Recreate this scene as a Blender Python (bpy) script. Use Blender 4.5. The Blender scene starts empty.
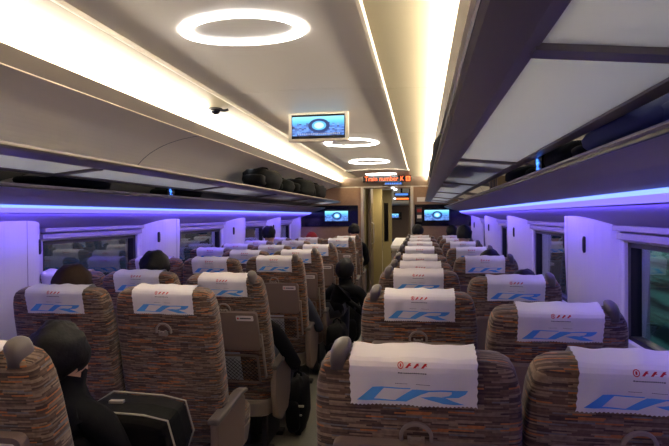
import bpy, bmesh, math, random
from mathutils import Vector, Matrix, noise
random.seed(7)
COL = bpy.context.scene.collection
PI = math.pi
CX = -.67            # centre line of the carriage; camera stands at x=0,y=0,z=1.5
Y0, Y1 = -2.6, 9.7

# ------------------------------------------------------------------ materials
def nt(name):
    m = bpy.data.materials.new(name); m.use_nodes = True
    n = m.node_tree; return m, n, n.nodes['Principled BSDF']
def srgb(r, g, b):
    f = lambda c: (c/255/12.92) if c/255 <= .04045 else ((c/255+.055)/1.055)**2.4
    return (f(r), f(g), f(b), 1)
def plain(name, rgb, rough=.5, metal=0, spec=.5, bump=0, scale=200, vary=0.0):
    m, n, p = nt(name)
    p.inputs['Base Color'].default_value = srgb(*rgb); p.inputs['Roughness'].default_value = rough
    p.inputs['Metallic'].default_value = metal; p.inputs['Specular IOR Level'].default_value = spec
    if bump or vary:
        tc = n.nodes.new('ShaderNodeTexCoord'); no = n.nodes.new('ShaderNodeTexNoise'); no.inputs['Scale'].default_value = scale
        n.links.new(tc.outputs['Object'], no.inputs['Vector'])
        if bump:
            b = n.nodes.new('ShaderNodeBump'); b.inputs['Strength'].default_value = bump; b.inputs['Distance'].default_value = .002
            n.links.new(no.outputs['Fac'], b.inputs['Height']); n.links.new(b.outputs['Normal'], p.inputs['Normal'])
        if vary:
            mx = n.nodes.new('ShaderNodeMixRGB'); mx.blend_type = 'MULTIPLY'; mx.inputs['Fac'].default_value = vary
            mx.inputs['Color1'].default_value = srgb(*rgb); n.links.new(no.outputs['Fac'], mx.inputs['Color2'])
            n.links.new(mx.outputs['Color'], p.inputs['Base Color'])
    return m
def emit(name, rgb, s):
    m, n, p = nt(name)
    p.inputs['Base Color'].default_value = (.02, .02, .02, 1)
    p.inputs['Emission Color'].default_value = (*rgb, 1); p.inputs['Emission Strength'].default_value = s
    return m
def fabric(name, stops, L=.06, H=.0042):
    m, n, p = nt(name); N = n.nodes.new; lk = n.links.new
    tc = N('ShaderNodeTexCoord'); sp = N('ShaderNodeSeparateXYZ'); lk(tc.outputs['Object'], sp.inputs[0])
    ad = N('ShaderNodeMath'); ad.operation = 'ADD'; lk(sp.outputs['X'], ad.inputs[0]); lk(sp.outputs['Y'], ad.inputs[1])
    oi = N('ShaderNodeObjectInfo'); a2 = N('ShaderNodeMath'); a2.operation = 'MULTIPLY_ADD'
    lk(oi.outputs['Random'], a2.inputs[0]); a2.inputs[1].default_value = 7.; lk(ad.outputs[0], a2.inputs[2])
    cb = N('ShaderNodeCombineXYZ'); lk(a2.outputs[0], cb.inputs['X'])
    sn = N('ShaderNodeSeparateXYZ'); lk(tc.outputs['Normal'], sn.inputs[0]); gt = N('ShaderNodeMath'); gt.operation = 'GREATER_THAN'; lk(sn.outputs['Z'], gt.inputs[0]); gt.inputs[1].default_value = .6
    my = N('ShaderNodeMath'); my.operation = 'MULTIPLY_ADD'; lk(gt.outputs[0], my.inputs[0]); lk(sp.outputs['Y'], my.inputs[1]); lk(sp.outputs['Z'], my.inputs[2]); lk(my.outputs[0], cb.inputs['Y'])
    def brick(l, h, off):
        b = N('ShaderNodeTexBrick'); b.offset = off; b.offset_frequency = 2; b.squash = .7; b.squash_frequency = 3
        b.inputs['Color1'].default_value = (0, 0, 0, 1); b.inputs['Color2'].default_value = (1, 1, 1, 1); b.inputs['Scale'].default_value = 1
        b.inputs['Brick Width'].default_value = l; b.inputs['Row Height'].default_value = h; b.inputs['Mortar Size'].default_value = 0
        lk(cb.outputs[0], b.inputs['Vector']); return b
    b1 = brick(L, H, .37)
    cr = N('ShaderNodeValToRGB'); cr.color_ramp.interpolation = 'CONSTANT'; e = cr.color_ramp.elements
    while len(e) < len(stops): e.new(.5)
    for k, (pos, c) in enumerate(stops): e[k].position = pos; e[k].color = srgb(*c)
    lk(b1.outputs['Color'], cr.inputs['Fac'])
    no = N('ShaderNodeTexNoise'); no.inputs['Scale'].default_value = 90; lk(tc.outputs['Object'], no.inputs['Vector'])
    mx = N('ShaderNodeMixRGB'); mx.blend_type = 'OVERLAY'; mx.inputs['Fac'].default_value = .5
    lk(cr.outputs['Color'], mx.inputs['Color1']); lk(no.outputs['Fac'], mx.inputs['Color2']); lk(mx.outputs['Color'], p.inputs['Base Color'])
    bp = N('ShaderNodeBump'); bp.inputs['Strength'].default_value = .5; bp.inputs['Distance'].default_value = .002
    lk(b1.outputs['Color'], bp.inputs['Height']); lk(bp.outputs['Normal'], p.inputs['Normal'])
    p.inputs['Roughness'].default_value = .9; p.inputs['Specular IOR Level'].default_value = .15
    try: p.inputs['Sheen Weight'].default_value = .25
    except Exception: pass
    return m
M = {}
M['fabric'] = fabric('striped_seat_fabric', [(0, (92, 72, 60)), (.2, (122, 103, 90)), (.36, (70, 56, 50)), (.5, (136, 116, 98)), (.66, (102, 82, 68)), (.80, (168, 104, 62)), (.88, (108, 104, 106)), (.94, (76, 60, 52))])
M['cloth'] = plain('white_cloth', (224, 219, 222), .85, spec=.1, bump=.15, scale=500)
M['logo_blue'] = plain('blue_print', (92, 164, 232), .8, spec=.1)
M['logo_red'] = plain('red_print', (196, 52, 56), .8, spec=.1)
M['ink'] = plain('dark_print', (70, 66, 74), .8, spec=.1)
M['plastic'] = plain('taupe_plastic', (122, 104, 94), .5, bump=.1, scale=900)
M['plastic_l'] = plain('grey_taupe_plastic', (138, 124, 114), .42)
M['handle'] = plain('grey_handle_plastic', (96, 87, 82), .42)
M['dark'] = plain('dark_metal', (34, 33, 35), .45)
M['net'] = plain('black_net_cord', (22, 21, 24), .8)
M['paper'] = plain('magazine_paper', (172, 174, 182), .5)
M['sticker'] = plain('white_sticker', (214, 206, 200), .5)
M['ceil'] = plain('ceiling_panel', (236, 228, 214), .42, spec=.5)
M['ceilside'] = plain('ceiling_side_cream_dimmed', (140, 130, 106), .5, spec=.35)  # cream darkened in the colour itself to hold down the cove glare
M['ceiltrim'] = plain('ceiling_trim', (236, 226, 204), .45)
M['wallgrey'] = plain('upper_wall_panel', (234, 224, 208), .5, spec=.4)
M['lip'] = plain('cove_lip', (112, 104, 98), .5, spec=.3)
M['trimpanel'] = plain('grey_trim_panel', (164, 158, 170), .5, spec=.4)
M['pillar'] = plain('pillar_panel', (206, 202, 210), .45, spec=.4)
M['rail'] = plain('rack_aluminium', (138, 130, 130), .4, metal=.15)
M['railedge'] = plain('rack_bright_edge', (118, 110, 104), .4, metal=.3)
M['frame'] = plain('window_gasket', (24, 24, 28), .4)
M['blind'] = plain('blind_case', (158, 152, 150), .45)
M['floor'] = plain('floor_vinyl', (126, 124, 110), .45, vary=.4, scale=60)
M['endwall'] = plain('end_wall_laminate', (158, 124, 98), .5, vary=.25, scale=25)
M['enddark'] = plain('end_header_panel', (116, 98, 84), .5)
M['blackpanel'] = plain('black_gloss_panel', (14, 14, 20), .12)
M['post'] = plain('door_post_metal', (186, 178, 166), .3, metal=.5)
M['yellow'] = plain('vestibule_laminate', (158, 142, 98), .45)
M['skin'] = plain('skin', (206, 160, 134), .55)
M['hair'] = plain('black_hair', (13, 11, 11), .6, spec=.3, bump=1.0, scale=70)
M['hair_b'] = plain('brown_hair', (48, 32, 24), .7, spec=.2, bump=.6, scale=120)
M['jblack'] = plain('black_jacket', (16, 16, 19), .85, spec=.15, bump=.4, scale=80)
M['jnavy'] = plain('navy_jacket', (44, 50, 66), .8, bump=.4, scale=80)
M['jgrey'] = plain('grey_trousers', (62, 64, 74), .85, bump=.4, scale=80)
M['jred'] = plain('red_jacket', (150, 34, 34), .8)
M['bagblack'] = plain('black_nylon', (10, 10, 12), .7, spec=.15, bump=.5, scale=60)
M['baggreen'] = plain('olive_nylon', (20, 22, 20), .8, spec=.1, bump=.5, scale=60)
M['piping'] = plain('pale_piping', (170, 165, 150), .4)
M['bagred'] = plain('red_tag', (190, 60, 30), .6)
M['bagblue'] = plain('blue_bag', (52, 60, 110), .6)
M['carton'] = plain('tan_carton', (158, 134, 92), .7)
M['cove'] = emit('warm_cove_led', (1, .89, .73), 22)
M['ring'] = emit('ring_led', (1, .95, .9), 5)
M['blue'] = emit('blue_strip_led', (.13, .10, .8), .5)
M['bluew'] = emit('blue_strip_led_bright', (.12, .20, .95), .7)
M['led'] = emit('orange_led', (1, .13, .02), .6)
M['ledblue'] = emit('blue_led', (.06, .22, .8), .3)
M['ledwhite'] = emit('white_led', (.9, .95, 1), 1)
M['numblue'] = emit('blue_number_led', (.05, .2, 1), .7)

def glass(name, rough, col, fres, trans=1.0):
    m, n, p = nt(name); n.nodes.remove(p); N = n.nodes.new; lk = n.links.new
    out = n.nodes['Material Output']; g = N('ShaderNodeBsdfGlossy'); g.inputs['Roughness'].default_value = rough
    t = N('ShaderNodeBsdfTransparent'); t.inputs['Color'].default_value = (*col, 1)
    f = N('ShaderNodeLayerWeight'); f.inputs['Blend'].default_value = .5
    pw = N('ShaderNodeMath'); pw.operation = 'POWER'; lk(f.outputs['Facing'], pw.inputs[0]); pw.inputs[1].default_value = 3
    ma = N('ShaderNodeMath'); ma.operation = 'MULTIPLY_ADD'; lk(pw.outputs[0], ma.inputs[0]); ma.inputs[1].default_value = .6; ma.inputs[2].default_value = fres
    mx = N('ShaderNodeMixShader'); lk(ma.outputs[0], mx.inputs[0]); lk(t.outputs[0], mx.inputs[1]); lk(g.outputs[0], mx.inputs[2]); lk(mx.outputs[0], out.inputs[0])
    return m
M['winglass'] = glass('tinted_window_glass', .02, (.82, .88, .88), .16)
M['doorglass'] = glass('clear_door_glass', .02, (.9, .9, .88), .06)
def milky():
    m, n, p = nt('frosted_shelf_glass'); n.nodes.remove(p); N = n.nodes.new; lk = n.links.new
    out = n.nodes['Material Output']
    d = N('ShaderNodeBsdfDiffuse'); d.inputs['Color'].default_value = srgb(190, 192, 204)
    t = N('ShaderNodeBsdfTranslucent'); t.inputs['Color'].default_value = srgb(238, 242, 250)
    g = N('ShaderNodeBsdfGlossy'); g.inputs['Roughness'].default_value = .3
    a = N('ShaderNodeMixShader'); a.inputs[0].default_value = .8; lk(d.outputs[0], a.inputs[1]); lk(t.outputs[0], a.inputs[2])
    b = N('ShaderNodeMixShader'); b.inputs[0].default_value = .10; lk(a.outputs[0], b.inputs[1]); lk(g.outputs[0], b.inputs[2]); lk(b.outputs[0], out.inputs[0])
    return m
M['milky'] = milky()

def screen_mat():
    # a city skyline with a big wheel, drawn from the screen's own (object) coordinates x:-1..1, z:-1..1
    m, n, p = nt('video_picture'); N = n.nodes.new; lk = n.links.new
    tc = N('ShaderNodeTexCoord'); sp = N('ShaderNodeSeparateXYZ'); lk(tc.outputs['Generated'], sp.inputs[0])
    def math_(op, a, b=None, c=None):
        k = N('ShaderNodeMath'); k.operation = op
        for i, v in enumerate((a, b, c)):
            if v is None: continue
            if isinstance(v, (int, float)): k.inputs[i].default_value = v
            else: lk(v, k.inputs[i])
        return k.outputs[0]
    X, Z = sp.outputs['X'], sp.outputs['Z']
    ramp = N('ShaderNodeValToRGB'); e = ramp.color_ramp.elements
    for i, (pos, c) in enumerate([(0, (14, 40, 90)), (.12, (20, 60, 150)), (.3, (60, 110, 190)), (.5, (70, 130, 220)), (.72, (90, 190, 240)), (1, (150, 225, 250))]):
        if i >= 2: e.new(.5)
    for i, (pos, c) in enumerate([(0, (14, 40, 90)), (.12, (20, 60, 150)), (.3, (60, 110, 190)), (.5, (70, 130, 220)), (.72, (90, 190, 240)), (1, (150, 225, 250))]):
        e[i].position = pos; e[i].color = srgb(*c)
    lk(Z, ramp.inputs['Fac'])
    # buildings: column heights from a brick / white noise of floor(x*22)
    fx = math_('FLOOR', math_('MULTIPLY', X, 22.0)); wn = N('ShaderNodeTexWhiteNoise'); wn.noise_dimensions = '1D'; lk(fx, wn.inputs['W'])
    hgt = math_('MULTIPLY_ADD', wn.outputs['Value'], .34, .36)
    bld = math_('LESS_THAN', Z, hgt)
    wn2 = N('ShaderNodeTexWhiteNoise'); wn2.noise_dimensions = '2D'; cb = N('ShaderNodeCombineXYZ')
    lk(fx, cb.inputs[0]); lk(math_('FLOOR', math_('MULTIPLY', Z, 14.0)), cb.inputs[1]); lk(cb.outputs[0], wn2.inputs['Vector'])
    bc = N('ShaderNodeMixRGB'); bc.inputs[1].default_value = srgb(8, 24, 90); bc.inputs[2].default_value = srgb(110, 160, 240); lk(wn2.outputs['Value'], bc.inputs[0])
    m1 = N('ShaderNodeMixRGB'); lk(bld, m1.inputs[0]); lk(ramp.outputs[0], m1.inputs[1]); lk(bc.outputs[0], m1.inputs[2])
    # wheel
    dx = math_('MULTIPLY', math_('SUBTRACT', X, .52), 1.75); dz = math_('SUBTRACT', Z, .52)
    r = math_('SQRT', math_('ADD', math_('MULTIPLY', dx, dx), math_('MULTIPLY', dz, dz)))
    disc = math_('LESS_THAN', r, .33); ringo = math_('LESS_THAN', math_('ABSOLUTE', math_('SUBTRACT', r, .30)), .06)
    hub = math_('LESS_THAN', r, .16)
    m2 = N('ShaderNodeMixRGB'); lk(disc, m2.inputs[0]); lk(m1.outputs[0], m2.inputs[1]); m2.inputs[2].default_value = srgb(90, 180, 235)
    m3 = N('ShaderNodeMixRGB'); lk(ringo, m3.inputs[0]); lk(m2.outputs[0], m3.inputs[1]); m3.inputs[2].default_value = srgb(16, 40, 100)
    m4 = N('ShaderNodeMixRGB'); lk(hub, m4.inputs[0]); lk(m3.outputs[0], m4.inputs[1]); m4.inputs[2].default_value = srgb(190, 235, 255)
    p.inputs['Base Color'].default_value = (.01, .01, .01, 1)
    lk(m4.outputs[0], p.inputs['Emission Color']); p.inputs['Emission Strength'].default_value = .32
    return m
M['screen'] = screen_mat()

def platform_mat():
    m, n, p = nt('station_wall_lit_bands'); N = n.nodes.new; lk = n.links.new
    tc = N('ShaderNodeTexCoord'); mp = N('ShaderNodeMapping'); mp.inputs['Scale'].default_value = (1, .35, 5)
    lk(tc.outputs['Object'], mp.inputs[0]); no = N('ShaderNodeTexNoise'); no.inputs['Scale'].default_value = 1.3; no.inputs['Detail'].default_value = 4; lk(mp.outputs[0], no.inputs[0])
    cr = N('ShaderNodeValToRGB'); e = cr.color_ramp.elements; e[0].position = .4; e[0].color = srgb(30, 62, 66); e[1].position = .6; e[1].color = srgb(130, 195, 190)  # teal-lit bands behind the window, put into the wall colour
    lk(no.outputs[0], cr.inputs[0]); lk(cr.outputs[0], p.inputs['Base Color']); return m
M['platform'] = platform_mat()

# ------------------------------------------------------------------ mesh helpers
class MB:
    def __init__(s): s.v = []; s.f = []; s.m = []; s.cur = 0
    def add(s, vs, fs):
        o = len(s.v); s.v += [tuple(v) for v in vs]; s.f += [tuple(i+o for i in f) for f in fs]; s.m += [s.cur]*len(fs)
    def box(s, x0, x1, y0, y1, z0, z1):
        s.add([(x, y, z) for x in (x0, x1) for y in (y0, y1) for z in (z0, z1)],
              [(0, 1, 3, 2), (4, 6, 7, 5), (0, 4, 5, 1), (2, 3, 7, 6), (0, 2, 6, 4), (1, 5, 7, 3)])
    def rings(s, rs, cap=True, closed=True):
        n = len(rs[0]); vs = [p for r in rs for p in r]; fs = []
        for i in range(len(rs)-1):
            for j in range(n if closed else n-1):
                k = (j+1) % n; fs.append((i*n+j, i*n+k, (i+1)*n+k, (i+1)*n+j))
        if cap and closed: fs.append(tuple(range(n-1, -1, -1))); fs.append(tuple((len(rs)-1)*n+j for j in range(n)))
        s.add(vs, fs)
    def tube(s, pts, r, n=8):
        pts = [Vector(p) for p in pts]; rs = []
        for i, p in enumerate(pts):
            t = (pts[min(i+1, len(pts)-1)]-pts[max(i-1, 0)]).normalized()
            a = t.orthogonal().normalized() if i == 0 else (pa - t*pa.dot(t)).normalized()
            pa = a; b = t.cross(a); rr = r[i] if isinstance(r, (list, tuple)) else r
            rs.append([p + (a*math.cos(q)+b*math.sin(q))*rr for q in [2*PI*j/n for j in range(n)]])
        s.rings(rs)
    def prism(s, poly, axis, a, b):
        # poly: 2-D outline; axis 'x' -> (y,z), 'y' -> (x,z), 'z' -> (x,y)
        mk = {'x': lambda p, t: (t, p[0], p[1]), 'y': lambda p, t: (p[0], t, p[1]), 'z': lambda p, t: (p[0], p[1], t)}[axis]
        s.rings([[mk(p, a) for p in poly], [mk(p, b) for p in poly]])
    def build(s, name, mats, parent=None, smooth=False, bevel=0, loc=None, sub=0, solid=0):
        me = bpy.data.meshes.new(name); me.from_pydata(s.v, [], s.f)
        if not isinstance(mats, (list, tuple)): mats = [mats]
        for m in mats: me.materials.append(m)
        me.polygons.foreach_set('material_index', s.m)
        bm = bmesh.new(); bm.from_mesh(me); bmesh.ops.recalc_face_normals(bm, faces=bm.faces); bm.to_mesh(me); bm.free()
        o = bpy.data.objects.new(name, me); COL.objects.link(o); o.parent = parent
        if loc: o.location = loc
        if bevel:
            b = o.modifiers.new('b', 'BEVEL'); b.width = bevel; b.segments = 2; b.limit_method = 'ANGLE'; b.angle_limit = .6
        if solid:
            b = o.modifiers.new('s', 'SOLIDIFY'); b.thickness = solid; b.offset = 0
        if sub:
            b = o.modifiers.new('u', 'SUBSURF'); b.levels = sub; b.render_levels = sub
        if smooth or bevel: me.shade_smooth() if smooth else None
        return o
def superring(cx, cy, z, w, d, n=32, e=5.0):
    r = []
    for j in range(n):
        t = 2*PI*j/n; c, s_ = math.cos(t), math.sin(t)
        r.append((cx+w*math.copysign(abs(c)**(2/e), c), cy+d*math.copysign(abs(s_)**(2/e), s_), z))
    return r
def rrect(x0, x1, z0, z1, r, n=5):
    out = []
    for (cx, cz, a0) in ((x1-r, z1-r, 0), (x0+r, z1-r, PI/2), (x0+r, z0+r, PI), (x1-r, z0+r, 1.5*PI)):
        for k in range(n+1):
            a = a0+PI/2*k/n; out.append((cx+r*math.cos(a), cz+r*math.sin(a)))
    return out
def tag(o, label=None, cat=None, group=None, kind=None):
    if label: o['label'] = label
    if cat: o['category'] = cat
    if group: o['group'] = group
    if kind: o['kind'] = kind
    return o
def empty(name, loc, rz=0):
    o = bpy.data.objects.new(name, None); COL.objects.link(o); o.location = loc; o.rotation_euler = (0, 0, rz); o.empty_display_size = .1
    return o
def copy_tree(o, parent=None):
    c = o.copy(); COL.objects.link(c)
    if parent is not None: c.parent = parent
    for ch in list(o.children): copy_tree(ch, c)
    return c
def struct(o): o['kind'] = 'structure'; return o
def W(side, w): return CX + side*w

# ------------------------------------------------------------------ shell
def sheet(name, prof, mat, y0=Y0, y1=Y1, parent=None, th=.012, out=(0, 1)):
    """a panel of thickness th that follows the (x, z) profile along the carriage"""
    n = len(prof); off = []
    for i, (x, z) in enumerate(prof):
        a = prof[max(i-1, 0)]; b = prof[min(i+1, n-1)]; dx, dz = b[0]-a[0], b[1]-a[1]; l = math.hypot(dx, dz) or 1
        off.append((x - dz/l*th, z + dx/l*th))
    poly = prof + off[::-1]
    m = MB(); fs = []
    vs = [(x, y0, z) for x, z in poly] + [(x, y1, z) for x, z in poly]; N = len(poly)
    for j in range(N): fs.append((j, (j+1) % N, N+(j+1) % N, N+j))
    for i in range(n-1): fs += [(i, i+1, N-2-i, N-1-i), tuple(q+N for q in (i, i+1, N-2-i, N-1-i))]
    m.add(vs, fs); return m.build(name, mat, parent)

def rounded(prof, it=2):
    for _ in range(it):
        q = [prof[0]]
        for a, b in zip(prof[:-1], prof[1:]): q += [(a[0]*.75+b[0]*.25, a[1]*.75+b[1]*.25), (a[0]*.25+b[0]*.75, a[1]*.25+b[1]*.75)]
        prof = q+[prof[-1]]
    return prof
fl = MB(); fl.box(-2.6, 1.3, Y0, Y1, -.06, 0); struct(fl.build('floor', M['floor']))
# centre ceiling, gently arched, with thin joints
YC = 8.15
cp = [(CX-.47+.94*i/12, 2.205+.018*(1-((i-6)/6)**2)) for i in range(13)]
jy = [Y0, -.3, 1.28, 2.95, 4.55, 6.4, YC]
ce = MB()
for a, b in zip(jy[:-1], jy[1:]):
    a += .003; b -= .003
    n = len(cp); vs = [(x, a, z) for x, z in cp]+[(x, b, z) for x, z in cp]+[(x, a, z+.02) for x, z in cp]+[(x, b, z+.02) for x, z in cp]; fs = []
    for i in range(n-1): fs += [(i, i+1, n+i+1, n+i), (2*n+i, 3*n+i, 3*n+i+1, 2*n+i+1), (i, 2*n+i, 2*n+i+1, i+1), (n+i, n+i+1, 3*n+i+1, 3*n+i)]
    fs += [(0, n, 3*n, 2*n), (n-1, 3*n-1, 4*n-1, 2*n-1)]
    ce.add(vs, fs)
ceiling = struct(ce.build('ceiling', M['ceil']))
rf = MB(); rf.box(-2.0, .66, Y0, Y1, 2.30, 2.34); struct(rf.build('ceiling_roof', M['dark']))
for s, nm in ((-1, 'left'), (1, 'right')):
    # ceiling between trim line and cove
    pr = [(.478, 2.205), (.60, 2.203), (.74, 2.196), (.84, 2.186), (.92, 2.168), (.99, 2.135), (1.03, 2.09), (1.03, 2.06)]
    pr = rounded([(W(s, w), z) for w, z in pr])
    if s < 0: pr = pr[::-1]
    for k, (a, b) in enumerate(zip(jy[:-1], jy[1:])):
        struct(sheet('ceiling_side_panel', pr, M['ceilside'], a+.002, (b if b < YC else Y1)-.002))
    m = MB(); pa = [(.463, 2.203), (.467, 2.190), (.480, 2.190), (.485, 2.203)]
    m.prism([(W(s, w), z) for w, z in pa], 'y', Y0, YC); struct(m.build('trim_ceiling_line', M['ceiltrim']))
    # cove lip and the curved wall above the rack
    m = MB(); lp = [(.784, 2.124), (.792, 2.126), (.812, 2.07), (.97, 2.062), (1.03, 2.06), (1.03, 2.05), (.95, 2.048), (.802, 2.052)]
    m.prism([(W(s, w), z) for w, z in lp], 'y', Y0, Y1); struct(m.build('trim_cove_lip', M['lip']))
    m = MB(); m.prism([(W(s, w), z) for w, z in [(.825, 2.085), (.89, 2.085), (.89, 2.135), (.825, 2.118)]], 'y', Y0, Y1-.05)
    o = m.build('cove_light', M['cove']); tag(o, 'warm white linear cove light behind the lip above the %s-seat side' % ('three' if s < 0 else 'two'), 'cove light', 'ceiling cove lights')
    up = [(.80, 2.052), (.92, 2.035), (1.05, 2.00), (1.17, 1.94), (1.26, 1.86), (1.33, 1.77), (1.36, 1.71), (1.37, 1.655)]
    up = rounded([(W(s, w), z) for w, z in up])
    if s < 0: up = up[::-1]
    struct(sheet('wall_%s_upper' % nm, up, M['wallgrey'], th=.015))
    js = MB()
    for y in (.9, 3.38, 5.9, 8.2):
        q = [(x, z) for x, z in up]; qq = [(x-s*.0015, z-.0015) for x, z in up]
        n = len(q); js.add([(x, y, z) for x, z in qq]+[(x, y+.006, z) for x, z in qq], [(i, i+1, n+i+1, n+i) for i in range(n-1)])
    struct(js.build('trim_wall_joint', M['frame'], solid=.001))
    # trim panel below the rack, blue light, soffit
    tp = [(W(s, w), z) for w, z in [(1.083, 1.652), (1.10, 1.640), (1.20, 1.608), (1.30, 1.582), (1.345, 1.572)]]
    if s < 0: tp = tp[::-1]
    struct(sheet('trim_rack_panel', tp, M['trimpanel'], th=.01))
    m = MB(); m.prism([(W(s, w), z) for w, z in [(1.345, 1.572), (1.352, 1.557), (1.375, 1.557), (1.375, 1.575)]], 'y', Y0, Y1-.02)
    ob = m.build('blue_strip_light', M['bluew']); tag(ob, 'blue linear light strip along the wall above the %s-seat side windows' % ('three' if s < 0 else 'two'), 'strip light', 'blue wall light strips')
    m = MB(); m.prism([(W(s, w), z) for w, z in [(1.352, 1.557), (1.385, 1.533), (1.40, 1.535), (1.375, 1.557)]], 'y', Y0, Y1-.02)
    m.build('diffuser', M['blue'], ob)
    so = [(W(s, w), z) for w, z in [(1.385, 1.533), (1.42, 1.525), (1.52, 1.49), (1.62, 1.452), (1.68, 1.43)]]
    if s < 0: so = so[::-1]
    struct(sheet('trim_soffit', so, M['trimpanel'], th=.01))
    # trough behind the rack
    m = MB(); m.prism([(W(s, w), z) for w, z in [(1.09, 1.640), (1.45, 1.640), (1.45, 1.78), (1.335, 1.78), (1.355, 1.655), (1.09, 1.655)]], 'y', Y0, Y1)
    struct(m.build('trim_rack_trough', M['dark']))
    # luggage rack: a thing with rails, glass panels and cross bars
    r = empty('luggage_rack', (W(s, .8), 3.5, 1.70)); tag(r, 'long overhead luggage rack with frosted panels above the %s-seat side' % ('three' if s < 0 else 'two'), 'luggage rack', 'overhead luggage racks')
    def rel(o): o.matrix_parent_inverse = Matrix.Translation(r.location).inverted(); return o
    def P(lst): return [(W(s, w), z) for w, z in lst]
    m = MB(); m.prism(P([(.742, 1.752), (.750, 1.747), (.814, 1.735), (.835, 1.735), (.835, 1.778), (.79, 1.778), (.746, 1.759)]), 'y', Y0, Y1-.35); rel(m.build('outer_rail', M['rail'], r))
    m = MB(); m.prism(P([(.737, 1.757), (.741, 1.752), (.747, 1.759), (.743, 1.763)]), 'y', Y0, Y1-.35); rel(m.build('edge_trim', M['railedge'], r))
    m = MB(); m.prism(P([(1.062, 1.712), (1.092, 1.707), (1.095, 1.74), (1.06, 1.742)]), 'y', Y0, Y1-.35); rel(m.build('inner_rail', M['rail'], r))
    bars = [-.8, .80, 2.31, 3.9, 5.45, 7.0, 8.3, 9.33]
    pv = -2.0
    for y in bars:
        m = MB(); m.prism(P([(.83, 1.730), (1.065, 1.707), (1.065, 1.742), (.83, 1.775)]), 'y', y-.02, y+.02); rel(m.build('cross_bar', M['rail'], r))
        m = MB(); m.prism(P([(.832, 1.740), (1.063, 1.717), (1.063, 1.723), (.832, 1.746)]), 'y', pv+.02, y-.02); rel(m.build('glass_panel', M['milky'], r)); pv = y
        m = MB(); m.prism(P([(1.09, 1.71), (1.42, 1.66), (1.42, 1.675), (1.09, 1.738)]), 'y', y-.02, y+.02); rel(m.build('bracket', M['rail'], r))

# side walls, windows, pillars
PIL = {-1: [(-1.4, -.77), (.44, 1.07), (2.29, 2.92), (4.14, 4.77), (6.02, 6.62), (7.74, 8.36), (9.35, 9.69)],
       1: [(-1.2, -.45), (.85, 1.55), (2.87, 3.62), (5.02, 5.82), (7.0, 7.72), (8.95, 9.65)]}
wn = 0; tn = 0
for s, nm in ((-1, 'left'), (1, 'right')):
    m = MB(); x0, x1 = sorted((W(s, 1.755), W(s, 1.82)))
    m.box(x0, x1, Y0, Y1, 0, .84); m.box(*sorted((W(s, 1.66), W(s, 1.80))), Y0, Y1, .80, .84)
    for a, b in PIL[s]: m.box(*sorted((W(s, 1.66), W(s, 1.80))), a-.0, b+.0, .84, 1.5)
    m.box(x0, x1, Y0, Y1, 1.45, 2.3)
    struct(m.build('wall_'+nm, M['pillar']))
    for i, (a, b) in enumerate(PIL[s]):
        tn += 1; o = MB(); n = 20; ring = []; c = (a+b)/2; hw = (b-a)/2
        for j in range(n+1):
            t = -1+2*j/n; bul = .155*(1-abs(t)**3.2)
            ring.append((1.675-bul, c+hw*t))
        rs = []
        for z, sc in ((.84, .8), (1.0, .9), (1.3, 1), (1.52, 1)):
            rs.append([(W(s, 1.675-(1.675-w)*sc), y, z) for w, y in ring]+[(W(s, 1.70), b, z), (W(s, 1.70), a, z)])
        o.rings(rs); pl = struct(o.build('trim_pillar_%d' % tn, M['pillar'])); 
        # seam and hooks
        q = MB(); q.box(*sorted((W(s, 1.5215), W(s, 1.519))), c+.06, c+.064, 1.0, 1.49); q.build('seam', M['trimpanel'], pl)
        for dy in ((-.2, .2) if i > 0 else (.2,)):
            hk = MB(); xx = 1.675-.155*(1-abs(dy/hw)**3.2)
            hk.rings([[(W(s, xx-dd), c+dy+u*k, 1.335+v*k) for u, v in rrect(-.011, .011, -.045, .045, .01)] for dd, k in ((-.02, 1), (.006, 1), (.010, .7))])
            hk.build('coat_hook', M['dark'], pl)
    # windows between pillars
    ps = PIL[s]
    for (a0, a), (b, b1) in zip(ps[:-1], ps[1:]):
        wn += 1
        w = struct(empty('window_%d' % wn, (W(s, 1.70), (a+b)/2, .84)))
        def rl(o): o.matrix_parent_inverse = Matrix.Translation(w.location).inverted(); return o
        f = MB()
        for q in ((a, a+.05, .84, 1.45), (b-.05, b, .84, 1.45), (a, b, .84, .88), (a, b, 1.36, 1.45)): f.box(*sorted((W(s, 1.66), W(s, 1.75))), q[0], q[1], q[2], q[3])
        rl(f.build('window_frame', M['pillar'], w, bevel=.006))
        g = MB()
        for q in ((a+.05, a+.085, .88, 1.36), (b-.085, b-.05, .88, 1.36), (a+.05, b-.05, .88, .90), (a+.05, b-.05, 1.335, 1.36)): g.box(*sorted((W(s, 1.68), W(s, 1.73))), q[0], q[1], q[2], q[3])
        rl(g.build('gasket', M['frame'], w))
        g = MB(); g.box(*sorted((W(s, 1.705), W(s, 1.711))), a+.06, b-.06, .885, 1.35); rl(g.build('pane', M['winglass'], w))
        g = MB(); g.box(*sorted((W(s, 1.615), W(s, 1.655))), a+.02, b-.02, 1.415, 1.442); g.box(*sorted((W(s, 1.635), W(s, 1.665))), a+.02, b-.02, 1.372, 1.405)
        rl(g.build('blind_case', M['blind'], w, bevel=.004))

# outside: platform wall on the two-seat side
m = MB(); m.box(3.6, 3.7, -3, 12, -.9, 3.2); struct(m.build('exterior_wall', M['platform']))
# back wall behind the viewer
m = MB(); m.box(-2.6, 1.3, Y0-.06, Y0, 0, 2.3); struct(m.build('wall_back', M['endwall']))

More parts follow.
